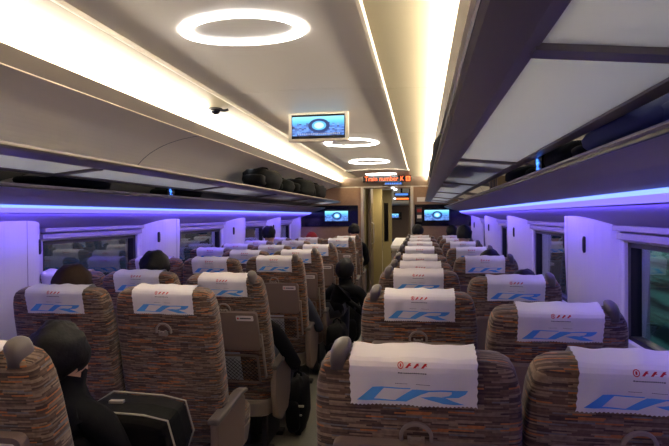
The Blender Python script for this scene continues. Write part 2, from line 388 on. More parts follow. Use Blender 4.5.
# end wall, header, door
DX0, DX1, DZ = -1.035, -.185, 2.0
m = MB(); m.box(-2.5, DX0, Y1, Y1+.08, 0, 2.03); m.box(DX1, 1.2, Y1, Y1+.08, 0, 2.03); struct(m.build('wall_end', M['endwall']))
m = MB(); m.box(-2.5, 1.2, Y1, Y1+.08, 2.03, 2.3); m.box(DX0, DX1, Y1, Y1+.08, DZ, 2.03); struct(m.build('wall_end_header', M['enddark']))
m = MB(); m.box(-1.75, .42, Y1-.02, Y1, 2.02, 2.04); struct(m.build('trim_1_header_strip', M['post']))
m = MB(); m.box(CX-.55, CX+.55, YC, Y1, 2.215, 2.225); struct(m.build('ceiling_end', M['enddark']))
# curved soffit bulkhead closing the centre ceiling
m = MB(); n = 24; top = [(CX-.50+1.0*i/n, 2.222) for i in range(n+1)]; bot = [(CX-.50+1.0*i/n, 2.205-.022*abs(2*i/n-1)**2+.003) for i in range(n+1)]
m.prism(bot+top[::-1], 'y', YC-.03, YC+.02); struct(m.build('trim_2_bulkhead', M['ceil']))
m = MB(); m.box(DX0-.05, DX0, Y1-.05, Y1+.1, 0, 2.02); struct(m.build('trim_3_door_post', M['post'], bevel=.008))
m = MB(); m.box(DX1, DX1+.05, Y1-.05, Y1+.1, 0, 2.02); struct(m.build('trim_4_door_post', M['post'], bevel=.008))
for (a, b, n_) in ((-2.34, -1.14, 5), (-.11, 1.0, 6)):
    m = MB(); m.box(a, b, Y1-.02, Y1, 1.31, 1.70); struct(m.build('trim_%d_black_panel' % n_, M['blackpanel'], bevel=.005))

# vestibule beyond the door
m = MB(); m.box(DX0-.6, DX1+.6, Y1+.08, 34, -.06, 0); struct(m.build('floor_vestibule', M['floor']))
m = MB(); m.box(DX0-1.5, DX1+1.5, Y1+.08, 34, 2.15, 2.2); struct(m.build('ceiling_vestibule', M['ceil']))
m = MB(); m.box(DX0-.12, DX0-.02, Y1+.1, 11.2, 0, 2.15); m.box(DX0-.12, DX0+.22, 11.2, 11.3, 0, 2.15); m.box(DX0-.12, DX0+.02, 12.2, 12.9, 0, 2.15); struct(m.build('wall_vestibule_left', M['yellow']))
m = MB(); m.box(DX1+.02, DX1+.12, Y1+.1, 12.8, 0, 2.15); m.box(DX1-.10, DX1+.12, 12.8, 12.9, 0, 2.15); struct(m.build('wall_vestibule_right', M['enddark']))
m = MB(); m.box(-2.4, -2.35, 12.9, 34, 0, 2.15); struct(m.build('wall_next_carriage', M['pillar']))
m = MB(); m.box(-2.4, 1.3, 34, 34.1, 0, 2.15); struct(m.build('wall_next_carriage_end', M['endwall']))
d = empty('door_1', (DX0+.02, Y1+.6, 0)); struct(d)
m = MB(); m.box(0, .05, 0, .55, 0, 2.05); m.build('door_leaf', M['enddark'], d)
m = MB(); m.box(.051, .056, .12, .43, .85, 1.75); m.build('door_window', M['doorglass'], d)
m = MB(); m.tube([(.055, .06, .95), (.10, .06, .98), (.10, .06, 1.35), (.055, .06, 1.38)], .012); m.build('door_handle', M['post'], d)
d = empty('door_2', (-.83, 12.4, 0)); struct(d)
m = MB(); m.box(-.06, .16, 0, .04, 0, 2.1); m.build('door_leaf', M['yellow'], d)
m = MB(); m.box(-.02, .08, -.004, 0, .9, 1.8); m.build('door_window', M['blackpanel'], d)

# ------------------------------------------------------------------ lights in the ceiling
def ring_light(y, rx, ry, z, label, part=1.0, band=.038):
    n = 72; k = MB(); R = []
    for j in range(n+1):
        t = 2*PI*j/n; c, s_ = math.cos(t), math.sin(t)
        zz = lambda x: 2.205+.018*(1-(x/.47)**2)
        xo, xi = rx*c, (rx-band)*c
        R.append([(CX+xo, y+ry*s_, zz(xo)-.001), (CX+xo, y+ry*s_, zz(xo)-.007), (CX+xi, y+(ry-band)*s_, zz(xi)-.007), (CX+xi, y+(ry-band)*s_, zz(xi)-.001)])
    k.rings(R, cap=False)
    o = k.build('ring_light', M['ring'], smooth=False); tag(o, label, 'ceiling light', 'oval ceiling ring lights')
ring_light(1.965, .246, .168, 2.22, 'large bright oval ring light on the ceiling nearest the viewer')
ring_light(5.17, .265, .27, 2.22, 'oval ring light on the ceiling just beyond the hanging screen', band=.042)
ring_light(7.0, .265, .28, 2.22, 'oval ring light on the ceiling nearest the end of the carriage', band=.042)
k = MB(); n = 48; R = []
for j in range(n+1):
    t = 2*PI*j/n; R.append([(CX+r_*math.cos(t), 9.05+r_*.6*math.sin(t), z) for r_, z in ((.26, 2.213), (.26, 2.207), (.215, 2.207), (.215, 2.213))])
k.rings(R, cap=False); tag(k.build('ring_light', M['ring']), 'thin oval ring light above the orange message sign by the end door', 'ceiling light', 'oval ceiling ring lights')

# ceiling camera
c = empty('dome_camera', (W(-1, .63), 3.25, 2.199)); tag(c, 'small black security camera on the ceiling beside the cove light', 'camera')
m = MB(); m.rings([superring(0, 0, 0, .045, .045, 20, 2), superring(0, 0, -.008, .045, .045, 20, 2)]); m.build('base', M['dark'], c)
m = MB(); m.rings([superring(0, 0, -.008-.032*math.sin(a), .034*math.cos(a), .034*math.cos(a), 20, 2) for a in (0, .3, .6, .9, 1.2, 1.5)]); m.build('dome', M['blackpanel'], c, smooth=True)
m = MB(); m.tube([(.03, 0, -.012), (.055, .02, -.012), (.075, .03, -.004)], .009); m.build('arm', M['dark'], c)

# hanging screen
def picture(parent, w, h, loc):
    m = MB(); m.box(-w/2, w/2, -.003, 0, -h/2, h/2); o = m.build('screen', M['screen'], parent, loc=loc); return o
t = empty('ceiling_screen', (CX-.03, 3.62, 2.225)); tag(t, 'flat video screen in a pale housing hanging from the ceiling, showing a big wheel', 'television')
m = MB(); m.rings([[(x*a, yy, z) for x, z in [(-.212, 0), (.212, 0), (.212, -.205+zz), (-.212, -.205+zz)]] for yy, a, zz in ((0, 1, 0), (.035, 1, 0), (.16, .86, .12))]); m.build('housing', M['ceil'], t, bevel=.006)
m = MB(); m.box(-.188, .188, -.004, 0, -.183, -.018); m.build('bezel', M['blackpanel'], t)
picture(t, .366, .132, (0, -.004, -.098))
cap = MB(); random.seed(3)
x = -.14
while x < .15: wd = random.uniform(.006, .011); cap.box(x, x+wd, -.0082, -.0078, -.158, -.149); x += wd+.005
cap.build('caption', M['sticker'], t)
for (x, lab) in ((-1.54, 'small lit video screen on the black panel behind the three-seat side'), (.277, 'small lit video screen on the black panel behind the two-seat side')):
    t = empty('wall_screen', (x, Y1-.022, 1.505)); tag(t, lab, 'television', 'end wall screens')
    m = MB(); m.box(-.235, .235, -.02, 0, -.115, .115); m.build('bezel', M['blackpanel'], t, bevel=.004); picture(t, .43, .185, (0, -.021, 0))
t = empty('wall_screen', (-1.62, 33.97, 1.5)); tag(t, 'tiny lit screen seen far off through the open end door', 'television', 'end wall screens')
m = MB(); m.box(-.4, .4, -.02, 0, -.25, .22); m.build('bezel', M['blackpanel'], t); picture(t, .42, .24, (0, -.021, 0))
# emergency panel items beside right screen
t = empty('call_panel', (-.03, Y1-.022, 1.52)); tag(t, 'small control panel with red and white plates beside the two-seat side screen', 'control panel')
m = MB(); m.box(-.05, .05, -.012, 0, -.13, .13); m.build('plate', M['dark'], t, bevel=.003)
m = MB(); m.box(-.04, .04, -.016, -.012, .04, .10); m.build('alarm_plate', M['jred'], t)
m = MB(); m.box(-.038, .038, -.016, -.012, -.07, -.01); m.build('notice_plate', M['sticker'], t)
m = MB(); m.box(-.09, .09, -.01, 0, -.04, .04); tag(m.build('notice_plate', M['sticker'], loc=(.02, Y1-.002, 1.79)), 'pale rectangular notice plate on the end wall above the black panel', 'sign')

# LED sign
def text(name, body, size, mat, parent, loc, ext=.001, sx=1.0):
    cu = bpy.data.curves.new(name, 'FONT'); cu.body = body; cu.size = size; cu.extrude = ext; cu.resolution_u = 3
    o = bpy.data.objects.new(name, cu); COL.objects.link(o)
    dg = bpy.context.evaluated_depsgraph_get(); me = bpy.data.meshes.new_from_object(o.evaluated_get(dg))
    bpy.data.objects.remove(o); me.materials.clear(); me.materials.append(mat)
    me.transform(Matrix.Rotation(PI/2, 4, 'X') @ Matrix.Scale(sx, 4, (1, 0, 0)))
    q = bpy.data.objects.new(name, me); COL.objects.link(q); q.parent = parent; q.location = loc; return q
t = empty('message_sign', (-.585, 9.3, 2.09)); tag(t, 'black overhead message sign with glowing orange letters above the end door', 'sign')
m = MB(); m.box(-.42, .42, 0, .06, 0, .11); m.build('housing', M['blackpanel'], t, bevel=.004)
m = MB(); m.box(-.3, -.27, .01, .04, .11, .125); m.box(.27, .3, .01, .04, .11, .125); m.build('bracket', M['dark'], t)
text('led_text', 'Train number K', .115, M['led'], t, (-.39, -.003, .022), sx=.92)
m = MB(); m.box(.33, .405, -.004, 0, .012, .098); m.build('led_symbol', M['led'], t)
m = MB(); m.box(.350, .385, -.006, -.004, .03, .08); m.build('symbol_centre', M['bagred'], t)
t = empty('blue_status_sign', (-.52, 9.42, 2.045)); tag(t, 'small sign with dim blue characters under the orange message sign', 'sign')
m = MB(); m.box(-.12, .20, 0, .05, 0, .05); m.build('housing', M['blackpanel'], t)
m = MB(); random.seed(5); x = -.1
while x < .17: wd = random.uniform(.015, .03); m.box(x, x+wd, -.003, 0, .01, .04); x += wd+.012
m.build('led_text', M['ledblue'], t)
for x, z, lab in ((-.50, 2.005, 'upper'), (-.455, 1.975, 'lower')):
    m = MB(); m.box(x-.03, x+.03, Y1-.05, Y1-.02, z-.012, z+.012); tag(m.build('indicator_lamp', M['ledwhite']), 'small white glowing lamp over the end door, the %s of two' % lab, 'lamp')
# second sign inside the vestibule
t = empty('vestibule_sign', (-.42, 10.6, 1.80)); tag(t, 'small hanging sign with blue and orange characters inside the doorway', 'sign')
m = MB(); m.box(-.11, .2, 0, .04, 0, .16); m.box(.02, .06, .01, .03, .16, .35); m.build('housing', M['blackpanel'], t)
m = MB(); m.box(-.08, .17, -.003, 0, .105, .14); m.build('blue_text', M['ledblue'], t)
m = MB(); m.box(-.06, .18, -.003, 0, .02, .05); m.build('orange_text', M['led'], t)
m = MB(); m.box(-.11, -.07, -.004, 0, .03, .055); m.build('white_lamp', M['ledwhite'], t)

# ------------------------------------------------------------------ seats
BL = .76     # backrest length, hinge at z .43
HW = .225
def back_mesh():
    m = MB(); rs = []
    prof = [(0, .230, .115), (.10, .246, .125), (.30, .250, .12), (.50, .249, .108), (.62, .246, .104), (.69, .240, .10), (.725, .231, .097), (.745, .219, .090), (.757, .200, .078), (.762, .16, .05)]
    for z, w, d in prof:
        rs.append(superring(0, .06, z, w, d/2, 36, 6))
    m.rings(rs); return m
def clothpt(x, s, off=0.0):
    """s: distance measured along the cloth from its bottom hem (s=0) up the back, over the top and down the front"""
    zb, zt = .657, .745; yb, yf = .004, .108; r = .022
    s1 = zt-zb
    if s < s1: return Vector((x, yb-off-.004*(1-s/s1)*0, zb+s))
    s -= s1; a = s/r
    if a < PI/2: return Vector((x, yb+r-(r+off)*math.cos(a), zt+(r+off)*math.sin(a)))
    s -= r*PI/2; flat = yf-yb-2*r
    if s < flat: return Vector((x, yb+r+s, zt+r+off))
    s -= flat; a = s/r
    if a < PI/2: return Vector((x, yf-r+(r+off)*math.sin(a), zt+(r+off)*math.cos(a)))
    s -= r*PI/2; return Vector((x, yf+off, zt-s))
def cloth_wave(x, s): return .004+.0022*math.sin(x*38+s*9)+.0012*math.sin(x*90-s*30)
LOGO = [  # outlines in metres on the cloth, x from the middle, s up from the hem
 [(48, 103), (130, 30), (190, 33), (128, 104)], [(130, 30), (322, 32), (316, 38), (180, 38)], [(60, 98), (132, 97), (250, 103), (240, 109), (48, 104)],
 [(233, 108), (330, 38), (425, 38), (370, 62), (296, 110)], [(345, 36), (600, 38), (590, 47), (345, 44)], [(600, 38), (588, 58), (555, 76), (490, 79), (470, 74), (505, 68), (520, 58), (522, 45)],
 [(368, 76), (430, 71), (490, 79), (530, 96), (584, 117), (480, 112), (430, 97)]]
def px(p): return ((p[0]-330)*.000463, (134-p[1])*.000463)
def cloth_mesh(skew=0):
    m = MB(); nx, ns = 62, 26; X = .147; S = .088+.022*PI+.06+.06
    ss = [0, .012]+[.012+(S-.012)*k/(ns-1) for k in range(1, ns)]
    vs = []
    for i, s in enumerate(ss):
        for j in range(nx+1):
            x = -X+2*X*j/nx; q = s
            if i == 0: q = .0035 if j % 2 else 0
            if j in (0, nx): x *= (1-(.018 if i % 2 else 0))
            vs.append(clothpt(x, q, cloth_wave(x, s)))
    n = nx+1; m.add(vs, [(i*n+j, i*n+j+1, (i+1)*n+j+1, (i+1)*n+j) for i in range(ns) for j in range(nx)])
    def pr(poly, mat, cuts=2):
        m.cur = mat
        b = bmesh.new(); f = b.faces.new([b.verts.new((x, s, 0)) for x, s in poly]); bmesh.ops.triangulate(b, faces=b.faces)
        for _ in range(cuts): bmesh.ops.subdivide_edges(b, edges=b.edges, cuts=1, use_grid_fill=True)
        bmesh.ops.triangulate(b, faces=b.faces); b.verts.ensure_lookup_table(); b.verts.index_update()
        m.add([clothpt(v.co.x, v.co.y, cloth_wave(v.co.x, v.co.y)+.0012) for v in b.verts], [tuple(v.index for v in f.verts) for f in b.faces]); b.free()
    for poly in LOGO: pr([px(p) for p in poly], 1)
    # red ring emblem and red lettering
    cxr, cs, R = -.027, .101, .0070
    for j in range(14):
        a, b_ = 2*PI*j/14, 2*PI*(j+1)/14
        pr([(cxr+R*math.cos(a), cs+R*math.sin(a)), (cxr+R*math.cos(b_), cs+R*math.sin(b_)), (cxr+.72*R*math.cos(b_), cs+.72*R*math.sin(b_)), (cxr+.72*R*math.cos(a), cs+.72*R*math.sin(a))], 2, 0)
    pr([(cxr-.002, cs-.003), (cxr+.002, cs-.003), (cxr+.002, cs+.003), (cxr-.002, cs+.003)], 2, 0)
    for x0 in (-.017, .001, .019):
        pr([(x0, cs-.005), (x0+.009, cs+.0035), (x0+.015, cs+.0035), (x0+.006, cs-.005)], 2, 0)
        pr([(x0+.006, cs-.0012), (x0+.014, cs-.0012), (x0+.014, cs+.0004), (x0+.006, cs+.0004)], 2, 0)
    random.seed(2); x = -.033
    while x < .03: 
        wd = random.uniform(.002, .0042); pr([(x, .0845), (x+wd, .0845), (x+wd, .0875), (x, .0875)], 3, 0); x += wd+.0012
    for a, b_ in ((-.040, -.012), (.008, .036)):
        x = a
        while x < b_: wd = random.uniform(.0015, .003); pr([(x, .0575), (x+wd, .0575), (x+wd, .059), (x, .059)], 3, 0); x += wd+.001
    return m
BACK = back_mesh(); CLOTH = cloth_mesh()

def make_seat(hand, aisle, tray, grip=True):
    """hand: side (+1/-1 in x) of the grab handle; aisle: x side of the aisle or 0"""
    r = empty('train_seat', (0, 0, 0))
    b = BACK.build('backrest', M['fabric'], r, smooth=True, loc=(0, 0, .415))
    CLOTH.build('headrest_cover', [M['cloth'], M['logo_blue'], M['logo_red'], M['ink']], b, smooth=False)
    # grab handle: a curved thumb-shaped grip leaning outwards
    h = MB(); x = .183*hand; rs = []
    for k in range(13):
        t = k/12; a = -.5+t*2.35
        cx_ = x - hand*.014 + hand*.028*math.sin(t*2.0-.3); z = .735+.062*math.sin(min(t*1.25, 1)*PI/2)
        y = .055
        rr = .5+.5*math.sin(PI*min(1, .35+t*.65))
        rs.append((cx_, y, z, rr))
    pts = [(x, .05, .735, .025), (x-hand*.001, .05, .755, .023), (x-hand*.004, .05, .772, .023), (x-hand*.008, .052, .785, .021), (x-hand*.012, .054, .793, .014), (x-hand*.013, .055, .796, .004)]
    h.rings([superring(cx_, y, z, r_*1.02, r_*1.5, 20, 2.8) for cx_, y, z, r_ in pts])
    if grip: h.build('grab_handle', M['handle'], b, smooth=True)
    # coat hook in a round recess under the cloth
    k = MB(); n = 20; R = []
    for j in range(n+1):
        a = PI*(-.08+1.16*j/n); R.append([(rr*math.cos(a), y, .575+rr*math.sin(a)) for rr, y in ((.040, .004), (.040, -.004), (.033, -.006), (.031, .004))])
    k.rings(R)
    k.box(-.020, .020, -.012, .003, .556, .574); k.box(-.020, -.012, -.018, -.008, .572, .584); k.box(.012, .020, -.018, -.008, .572, .584); k.box(-.004, .004, -.018, -.008, .572, .580)
    k.build('coat_hook', M['plastic_l'], b)
    if tray:
        k = MB(); o_ = rrect(-.2, .2, .315, .565, .022)
        k.rings([[(x_*f, y, z_) for x_, z_ in o_] for y, f in ((.004, 1), (-.018, 1), (-.022, .985))]); k.build('tray_table', M['plastic'], b)
        k = MB(); k.prism(rrect(.075, .18, .515, .548, .006), 'y', -.0225, -.0245); k.cur = 1
        k.box(.082, .092, -.0252, -.0245, .526, .537); k.cur = 2; k.box(.098, .165, -.0252, -.0245, .528, .535); k.build('table_sticker', [M['sticker'], M['logo_red'], M['ink']], b)
        for sx in (-1, 1): k = MB(); k.box(*sorted((sx*.206, sx*.216)), -.02, .004, .12, .42); k.box(*sorted((sx*.196, sx*.207)), -.016, .0, .395, .42); k.build('table_arm', M['plastic_l'], b, bevel=.003)
        k = MB(); R = []
        fo, fi = rrect(-.175, .175, .07, .275, .02), rrect(-.163, .163, .082, .263, .012)
        k.rings([[(p[0], y, p[1]) for p in pl_] for pl_, y in ((fo, .004), (fo, -.012), (fi, -.012), (fi, .004))], cap=False); k.build('pocket_frame', M['plastic'], b)
        k = MB()
        for q in range(-14, 15):
            for sg in (1, -1):
                c_ = q*.026; ps = []
                for i_ in range(11):
                    x_ = -.163+.326*i_/10; z_ = .172+c_+sg*x_
                    if .082 <= z_ <= .263: ps.append((x_, -.008-.006*math.cos(x_*9), z_))
                if len(ps) > 1: k.tube([ps[0], ps[len(ps)//2], ps[-1]] if len(ps) > 2 else ps, .0017, 4)
        k.build('pocket_net', M['net'], b)
        k = MB(); k.box(-.13, .06, -.004, .004, .09, .285); k.build('pocket_magazine', M['paper'], b)
    # base
    k = MB(); k.rings([superring(0, .27+dy, z, w, d, 32, 5) for z, w, d, dy in ((.24, .19, .22, 0), (.26, .215, .25, 0), (.34, .225, .27, 0), (.36, .225, .27, 0))]); k.build('seat_shell', M['plastic_l'], r, smooth=False)
    k = MB(); k.rings([superring(0, .28, z, w, d, 32, 5) for z, w, d in ((.36, .215, .26), (.38, .222, .27), (.43, .222, .27), (.455, .205, .25), (.46, .17, .21))]); k.build('seat_cushion', M['fabric'], r, smooth=True)
    k = MB(); k.box(-.05, .05, .12, .42, .03, .25); k.box(-.2, .2, .08, .16, 0, .03); k.box(-.2, .2, .36, .44, 0, .03); k.box(-.17, -.13, .1, .4, .03, .24); k.box(.13, .17, .1, .4, .03, .24); k.build('pedestal', M['dark'], r, bevel=.008)
    if aisle:
        x = .245*aisle; ax = 0 if tray else -.12
        k = MB(); poly = [(-.02+ax, .56), (.32+ax, .59), (.37+ax, .575), (.37+ax, .50), (.33+ax, .32), (.27+ax, .23), (.12+ax, .21), (.02+ax, .26), (-.02+ax, .40)]
        k.prism(poly, 'x', x-.02, x+.02); k.build('side_panel', M['plastic'], r, bevel=.012)
        k = MB(); k.prism([(-.03+ax, .56), (.32+ax, .59), (.39+ax, .585), (.39+ax, .605), (.32+ax, .615), (-.03+ax, .588)], 'x', x-.028, x+.028); k.build('armrest', M['handle'], r, bevel=.01)
    else:
        x = -.245 if hand > 0 else .245
        k = MB(); k.prism([(.02, .56), (.42, .58), (.42, .605), (.02, .595)], 'x', x-.018, x+.018); k.box(x-.015, x+.015, .04, .10, .34, .57); k.build('armrest', M['handle'], r, bevel=.008)
    return r
kinds = {'C': (1, 1, 1), 'c': (1, 1, 0, False), 'B': (1, 0, 1, False), 'b': (1, 0, 0, False), 'R': (-1, -1, 1), 'W': (1, 0, 1)}
protos = {}
ORD = ['nearest', 'second', 'third', 'fourth', 'fifth', 'sixth', 'seventh', 'eighth', 'ninth']
SEATS = {}
def seat(col, row, x, ytop, tilt=13, rz=0):
    kd = col
    if col in 'ABC' and row == 2: kd = {'C': 'c', 'B': 'b', 'A': 'b'}[col]
    if kd == 'A': kd = 'B'
    if kd not in protos: protos[kd] = make_seat(*kinds[kd]); o = protos[kd]
    else: o = copy_tree(protos[kd])
    th = math.radians(tilt); yp = ytop+BL*math.sin(th)
    o.location = (x, yp, 0); o.rotation_euler.z = rz
    for ch in o.children:
        if ch.name.startswith('backrest'):
            ch.rotation_euler = (th, 0, 0)
            for g in ch.children:
                if g.name.startswith('headrest_cover'): g.rotation_euler = (0, random.uniform(-.012, .012), 0); g.location.x = random.uniform(-.006, .006)
    pos = {'A': 'window seat on the three-seat side', 'B': 'middle seat on the three-seat side', 'C': 'aisle seat on the three-seat side', 'R': 'aisle seat on the two-seat side', 'W': 'window seat on the two-seat side'}[col]
    tag(o, 'brown striped %s, %s row ahead' % (pos, ORD[row-1]) if row > 1 else 'brown striped %s, in the row nearest the viewer' % pos, 'seat', 'train seats in rows with white headrest covers')
    SEATS[(col, row)] = (x, yp, th, o); return o
# columns: (row, top of backrest y, tilt)
for r_, y, t in ((1, 1.13, 13), (2, 2.24, 12), (3, 2.90, 19), (4, 4.10, 13), (5, 4.88, 13), (6, 5.82, 13), (7, 7.45, 13), (8, 8.3, 13)): seat('C', r_, -1.175 + (.03 if r_ == 3 else 0), y, t)
for r_, y, t in ((2, 2.20, 12), (3, 2.92, 14), (4, 3.98, 15), (5, 4.82, 14), (6, 5.72, 14), (7, 6.75, 13), (8, 7.75, 13)): seat('B', r_, -1.685 + (.02 if r_ > 3 else 0), y, t)
for r_, y, t in ((3, 2.92, 14), (4, 4.0, 15), (5, 5.2, 13), (6, 5.95, 13), (7, 6.75, 13), (8, 7.75, 13)): seat('A', r_, -2.165, y, t)
for r_, y, t in ((1, 1.22, 13), (2, 2.22, 13), (3, 3.13, 15), (4, 3.80, 20), (5, 4.52, 20), (6, 5.4, 13), (7, 6.4, 13), (8, 7.5, 13), (9, 8.5, 13)): seat('R', r_, -.015, y, t)
for r_, y, t in ((1, 1.245, 15), (2, 1.97, 18), (3, 2.87, 17), (4, 4.13, 13), (5, 5.3, 13), (6, 6.4, 13), (7, 7.4, 13), (8, 8.4, 13)): seat('W', r_, .487, y, t)

# ------------------------------------------------------------------ people
def blob(name, parent, mat, loc, rad, e=2.2, amp=.0, seed=0, rot=None, nu=26, nv=16, cut=None):
    m = MB(); rs = []
    for i in range(nv+1):
        ph = -PI/2+PI*i/nv; cz = math.sin(ph); cr = math.cos(ph)
        if i in (0, nv): cr = .02
        ring = []
        for j in range(nu):
            t = 2*PI*j/nu; v = Vector((math.copysign(abs(math.cos(t))**(2/e), math.cos(t))*abs(cr)**(2/e), math.copysign(abs(math.sin(t))**(2/e), math.sin(t))*abs(cr)**(2/e), math.copysign(abs(cz)**(2/e), cz)))
            k = 1+amp*noise.noise(v*2.2+Vector((seed*7.1, 0, 0)))+amp*.4*noise.noise(v*6+Vector((seed*3.1, 5, 0)))
            ring.append((v.x*rad[0]*k, v.y*rad[1]*k, v.z*rad[2]*k))
        rs.append(ring)
    m.rings(rs); o = m.build(name, mat, parent, smooth=True, loc=loc)
    if rot: o.rotation_euler = rot
    return o
def person(loc, head, label, hair='hair', top='jblack', legs='jgrey', lean=0.0, elbow=0.0, longhair=False, group=None):
    """loc: seat cushion point under the hips (world); head: head centre relative to loc; facing +y"""
    r = empty('person', loc); tag(r, label, 'person', group)
    H = Vector(head); pel = Vector((0, 0, .10)); nk = H-Vector((lean*.08, .015, .125 if longhair else .15)); ch = pel.lerp(nk, .68); ws = pel.lerp(nk, .32)
    V = []; E = []; R = []; K = []
    def v(p, rad, kind, par=None):
        V.append(Vector(p)); R.append(rad if isinstance(rad, tuple) else (rad, rad)); K.append(kind)
        if par is not None: E.append((par, len(V)-1))
        return len(V)-1
    p0 = v(pel, (.15, .115), 'leg'); w1 = v(ws, (.14, .105), 'top', p0); c1 = v(ch, (.165, .11), 'top', w1); sh = v(nk-Vector((0, 0, .06)), (.11, .08), 'top', c1)
    n1 = v(nk, .085 if longhair else .056, 'top', sh); h0 = v(H-Vector((0, -.012, .065)), (.062, .07), 'top' if longhair else 'skin', n1); h1 = v(H, (.074, .088), 'skin', h0); v(H+Vector((0, 0, .065)), (.055, .068), 'skin', h1)
    v(H+Vector((0, .088, -.018)), .012, 'skin', h1)
    for s in (-1, 1):
        v(H+Vector((s*.078, -.005, -.01)), .014, 'skin', h1)
        s1 = v(nk+Vector((s*.165, 0, -.09)), .062, 'top', sh); el = v(nk+Vector((s*(.20+elbow*(s > 0)), .06, -.35)), .046, 'top', s1)
        wr = v(Vector((s*.10, .30, .20)), .030, 'top', el); pm = v(Vector((s*.075, .37, .18)), .030, 'skin', wr)
        for q in range(4):
            b0 = Vector((s*(.105-.02*q), .41, .18)); f1 = v(b0, .010, 'skin', pm); f2 = v(b0+Vector((0, .03+.003*q, -.01)), .009, 'skin', f1); v(b0+Vector((0, .045, -.03)), .008, 'skin', f2)
        t1 = v(Vector((s*.04, .375, .19)), .011, 'skin', pm); v(Vector((s*.03, .41, .185)), .009, 'skin', t1)
        hp = v(Vector((s*.09, .06, .09)), .095, 'leg', p0); kn = v(Vector((s*.11, .46, .10)), .066, 'leg', hp); an = v(Vector((s*.11, .48, -.36)), .042, 'leg', kn)
        ft = v(Vector((s*.12, .54, -.41)), .04, 'shoe', an); v(Vector((s*.13, .64, -.42)), .032, 'shoe', ft)
    me = bpy.data.meshes.new('body'); me.from_pydata(V, E, []); o = bpy.data.objects.new('body', me); COL.objects.link(o)
    md = o.modifiers.new('k', 'SKIN'); sv = me.skin_vertices[0].data
    for i in range(len(V)): sv[i].radius = R[i]; sv[i].use_root = (i == 0)
    ms = o.modifiers.new('s', 'SUBSURF'); ms.levels = 1; ms.render_levels = 1; md.use_smooth_shade = True
    dg = bpy.context.evaluated_depsgraph_get(); nm = bpy.data.meshes.new_from_object(o.evaluated_get(dg)); bpy.data.objects.remove(o)
    nm.materials.clear()
    for q in (top, legs, 'skin', 'dark'): nm.materials.append(M[q])
    mi = {'top': 0, 'leg': 1, 'skin': 2, 'shoe': 3}
    for f in nm.polygons:
        c = f.center; best = min(range(len(V)), key=lambda i: (V[i]-c).length-max(R[i])*.8); f.material_index = mi[K[best]]; f.use_smooth = True
    b = bpy.data.objects.new('body', nm); COL.objects.link(b); b.parent = r
    hb = blob('hair', r, M[hair], H+Vector((0, -.018, .022)), (.093, .102, .105), 2.1, .17 if longhair else .12, seed=int(abs(loc[0]*100)))
    # open the hair over the face
    bm = bmesh.new(); bm.from_mesh(hb.data)
    bmesh.ops.delete(bm, geom=[q for q in bm.verts if (q.co.y > (.09 if longhair else .045) and q.co.z < .045) or (q.co.z < -.07 and not longhair)], context='VERTS'); bm.to_mesh(hb.data); bm.free()
    ey = MB()
    for s in (-1, 1): ey.rings([superring(H.x+s*.03, H.y+.088, H.z+.004+q*.004, .009, .006, 8, 2) for q in (-1, 1)])
    ey.build('eyes', M['dark'], r)
    return r
def seated(col, row, label, headz=1.22, dx=0, dy=.20, **k):
    x, yp, th, o = SEATS[(col, row)]
    return person((x+dx*.3, yp+.17, .455), (dx*.7, dy-.17-.12, headz-.455), label, lean=dx, **k)
x, yp, th, o = SEATS[('C', 1)]
person((x+.03, yp+.20, .455), (-.065, .12, .575), 'person with black hair in a black jacket behind the nearest seat of the three-seat side', lean=.0, elbow=.05, longhair=True)
person((SEATS[('B', 2)][0], SEATS[('B', 2)][1]+.17, .455), (-.02, -.13, .695), 'person with thinning brown hair in the middle seat of the second row', hair='hair_b')
person((SEATS[('B', 3)][0], SEATS[('B', 3)][1]+.17, .455), (.01, -.11, .715), 'person with black hair beyond the pushed-back cover in the third row')
person((SEATS[('C', 3)][0]+.04, SEATS[('C', 3)][1]+.17, .455), (.0, .0, .56), 'person in a black jacket with an elbow over the aisle armrest, third row', elbow=.1)
person((SEATS[('C', 4)][0]+.05, SEATS[('C', 4)][1]+.17, .455), (-.02, .0, .56), 'person in navy and grey with knees towards the aisle, fourth row', top='jnavy', elbow=.08)
person((SEATS[('C', 5)][0]+.24, SEATS[('C', 5)][1]+.17, .455), (.17, .10, .49), 'person in black leaning out into the aisle, fifth row', elbow=.04, longhair=True)
person((SEATS[('C', 6)][0]+.10, SEATS[('C', 6)][1]+.17, .455), (.0, .1, .50), 'person in black hunched at the aisle, sixth row', elbow=.12)
person((SEATS[('C', 8)][0]+.08, SEATS[('C', 8)][1]+.17, .455), (.02, -.08, .80), 'person with black hair in the last aisle seat of the three-seat side')
person((SEATS[('B', 8)][0], SEATS[('B', 8)][1]+.17, .455), (0, -.08, .68), 'person in a red jacket near the end of the three-seat side', top='jred', hair='jred')
person((SEATS[('A', 7)][0]+.12, SEATS[('A', 7)][1]+.17, .455), (0, -.10, .80), 'person with black hair by the far window of the three-seat side')
person((SEATS[('W', 3)][0], SEATS[('W', 3)][1]+.17, .455), (.10, -.05, .60), 'person slouched low by the window, third row of the two-seat side')
person((SEATS[('W', 4)][0], SEATS[('W', 4)][1]+.17, .455), (.06, -.05, .64), 'person slouched by the window, fourth row of the two-seat side')
person((SEATS[('W', 6)][0], SEATS[('W', 6)][1]+.17, .455), (.03, -.10, .80), 'person with large dark round hair by the window, sixth row of the two-seat side')
person((SEATS[('W', 8)][0], SEATS[('W', 8)][1]+.17, .455), (.0, -.10, .76), 'person with black hair by the window, last row of the two-seat side')
person((SEATS[('R', 9)][0], SEATS[('R', 9)][1]+.17, .455), (-.04, -.10, .78), 'person with black hair in the last aisle seat of the two-seat side')

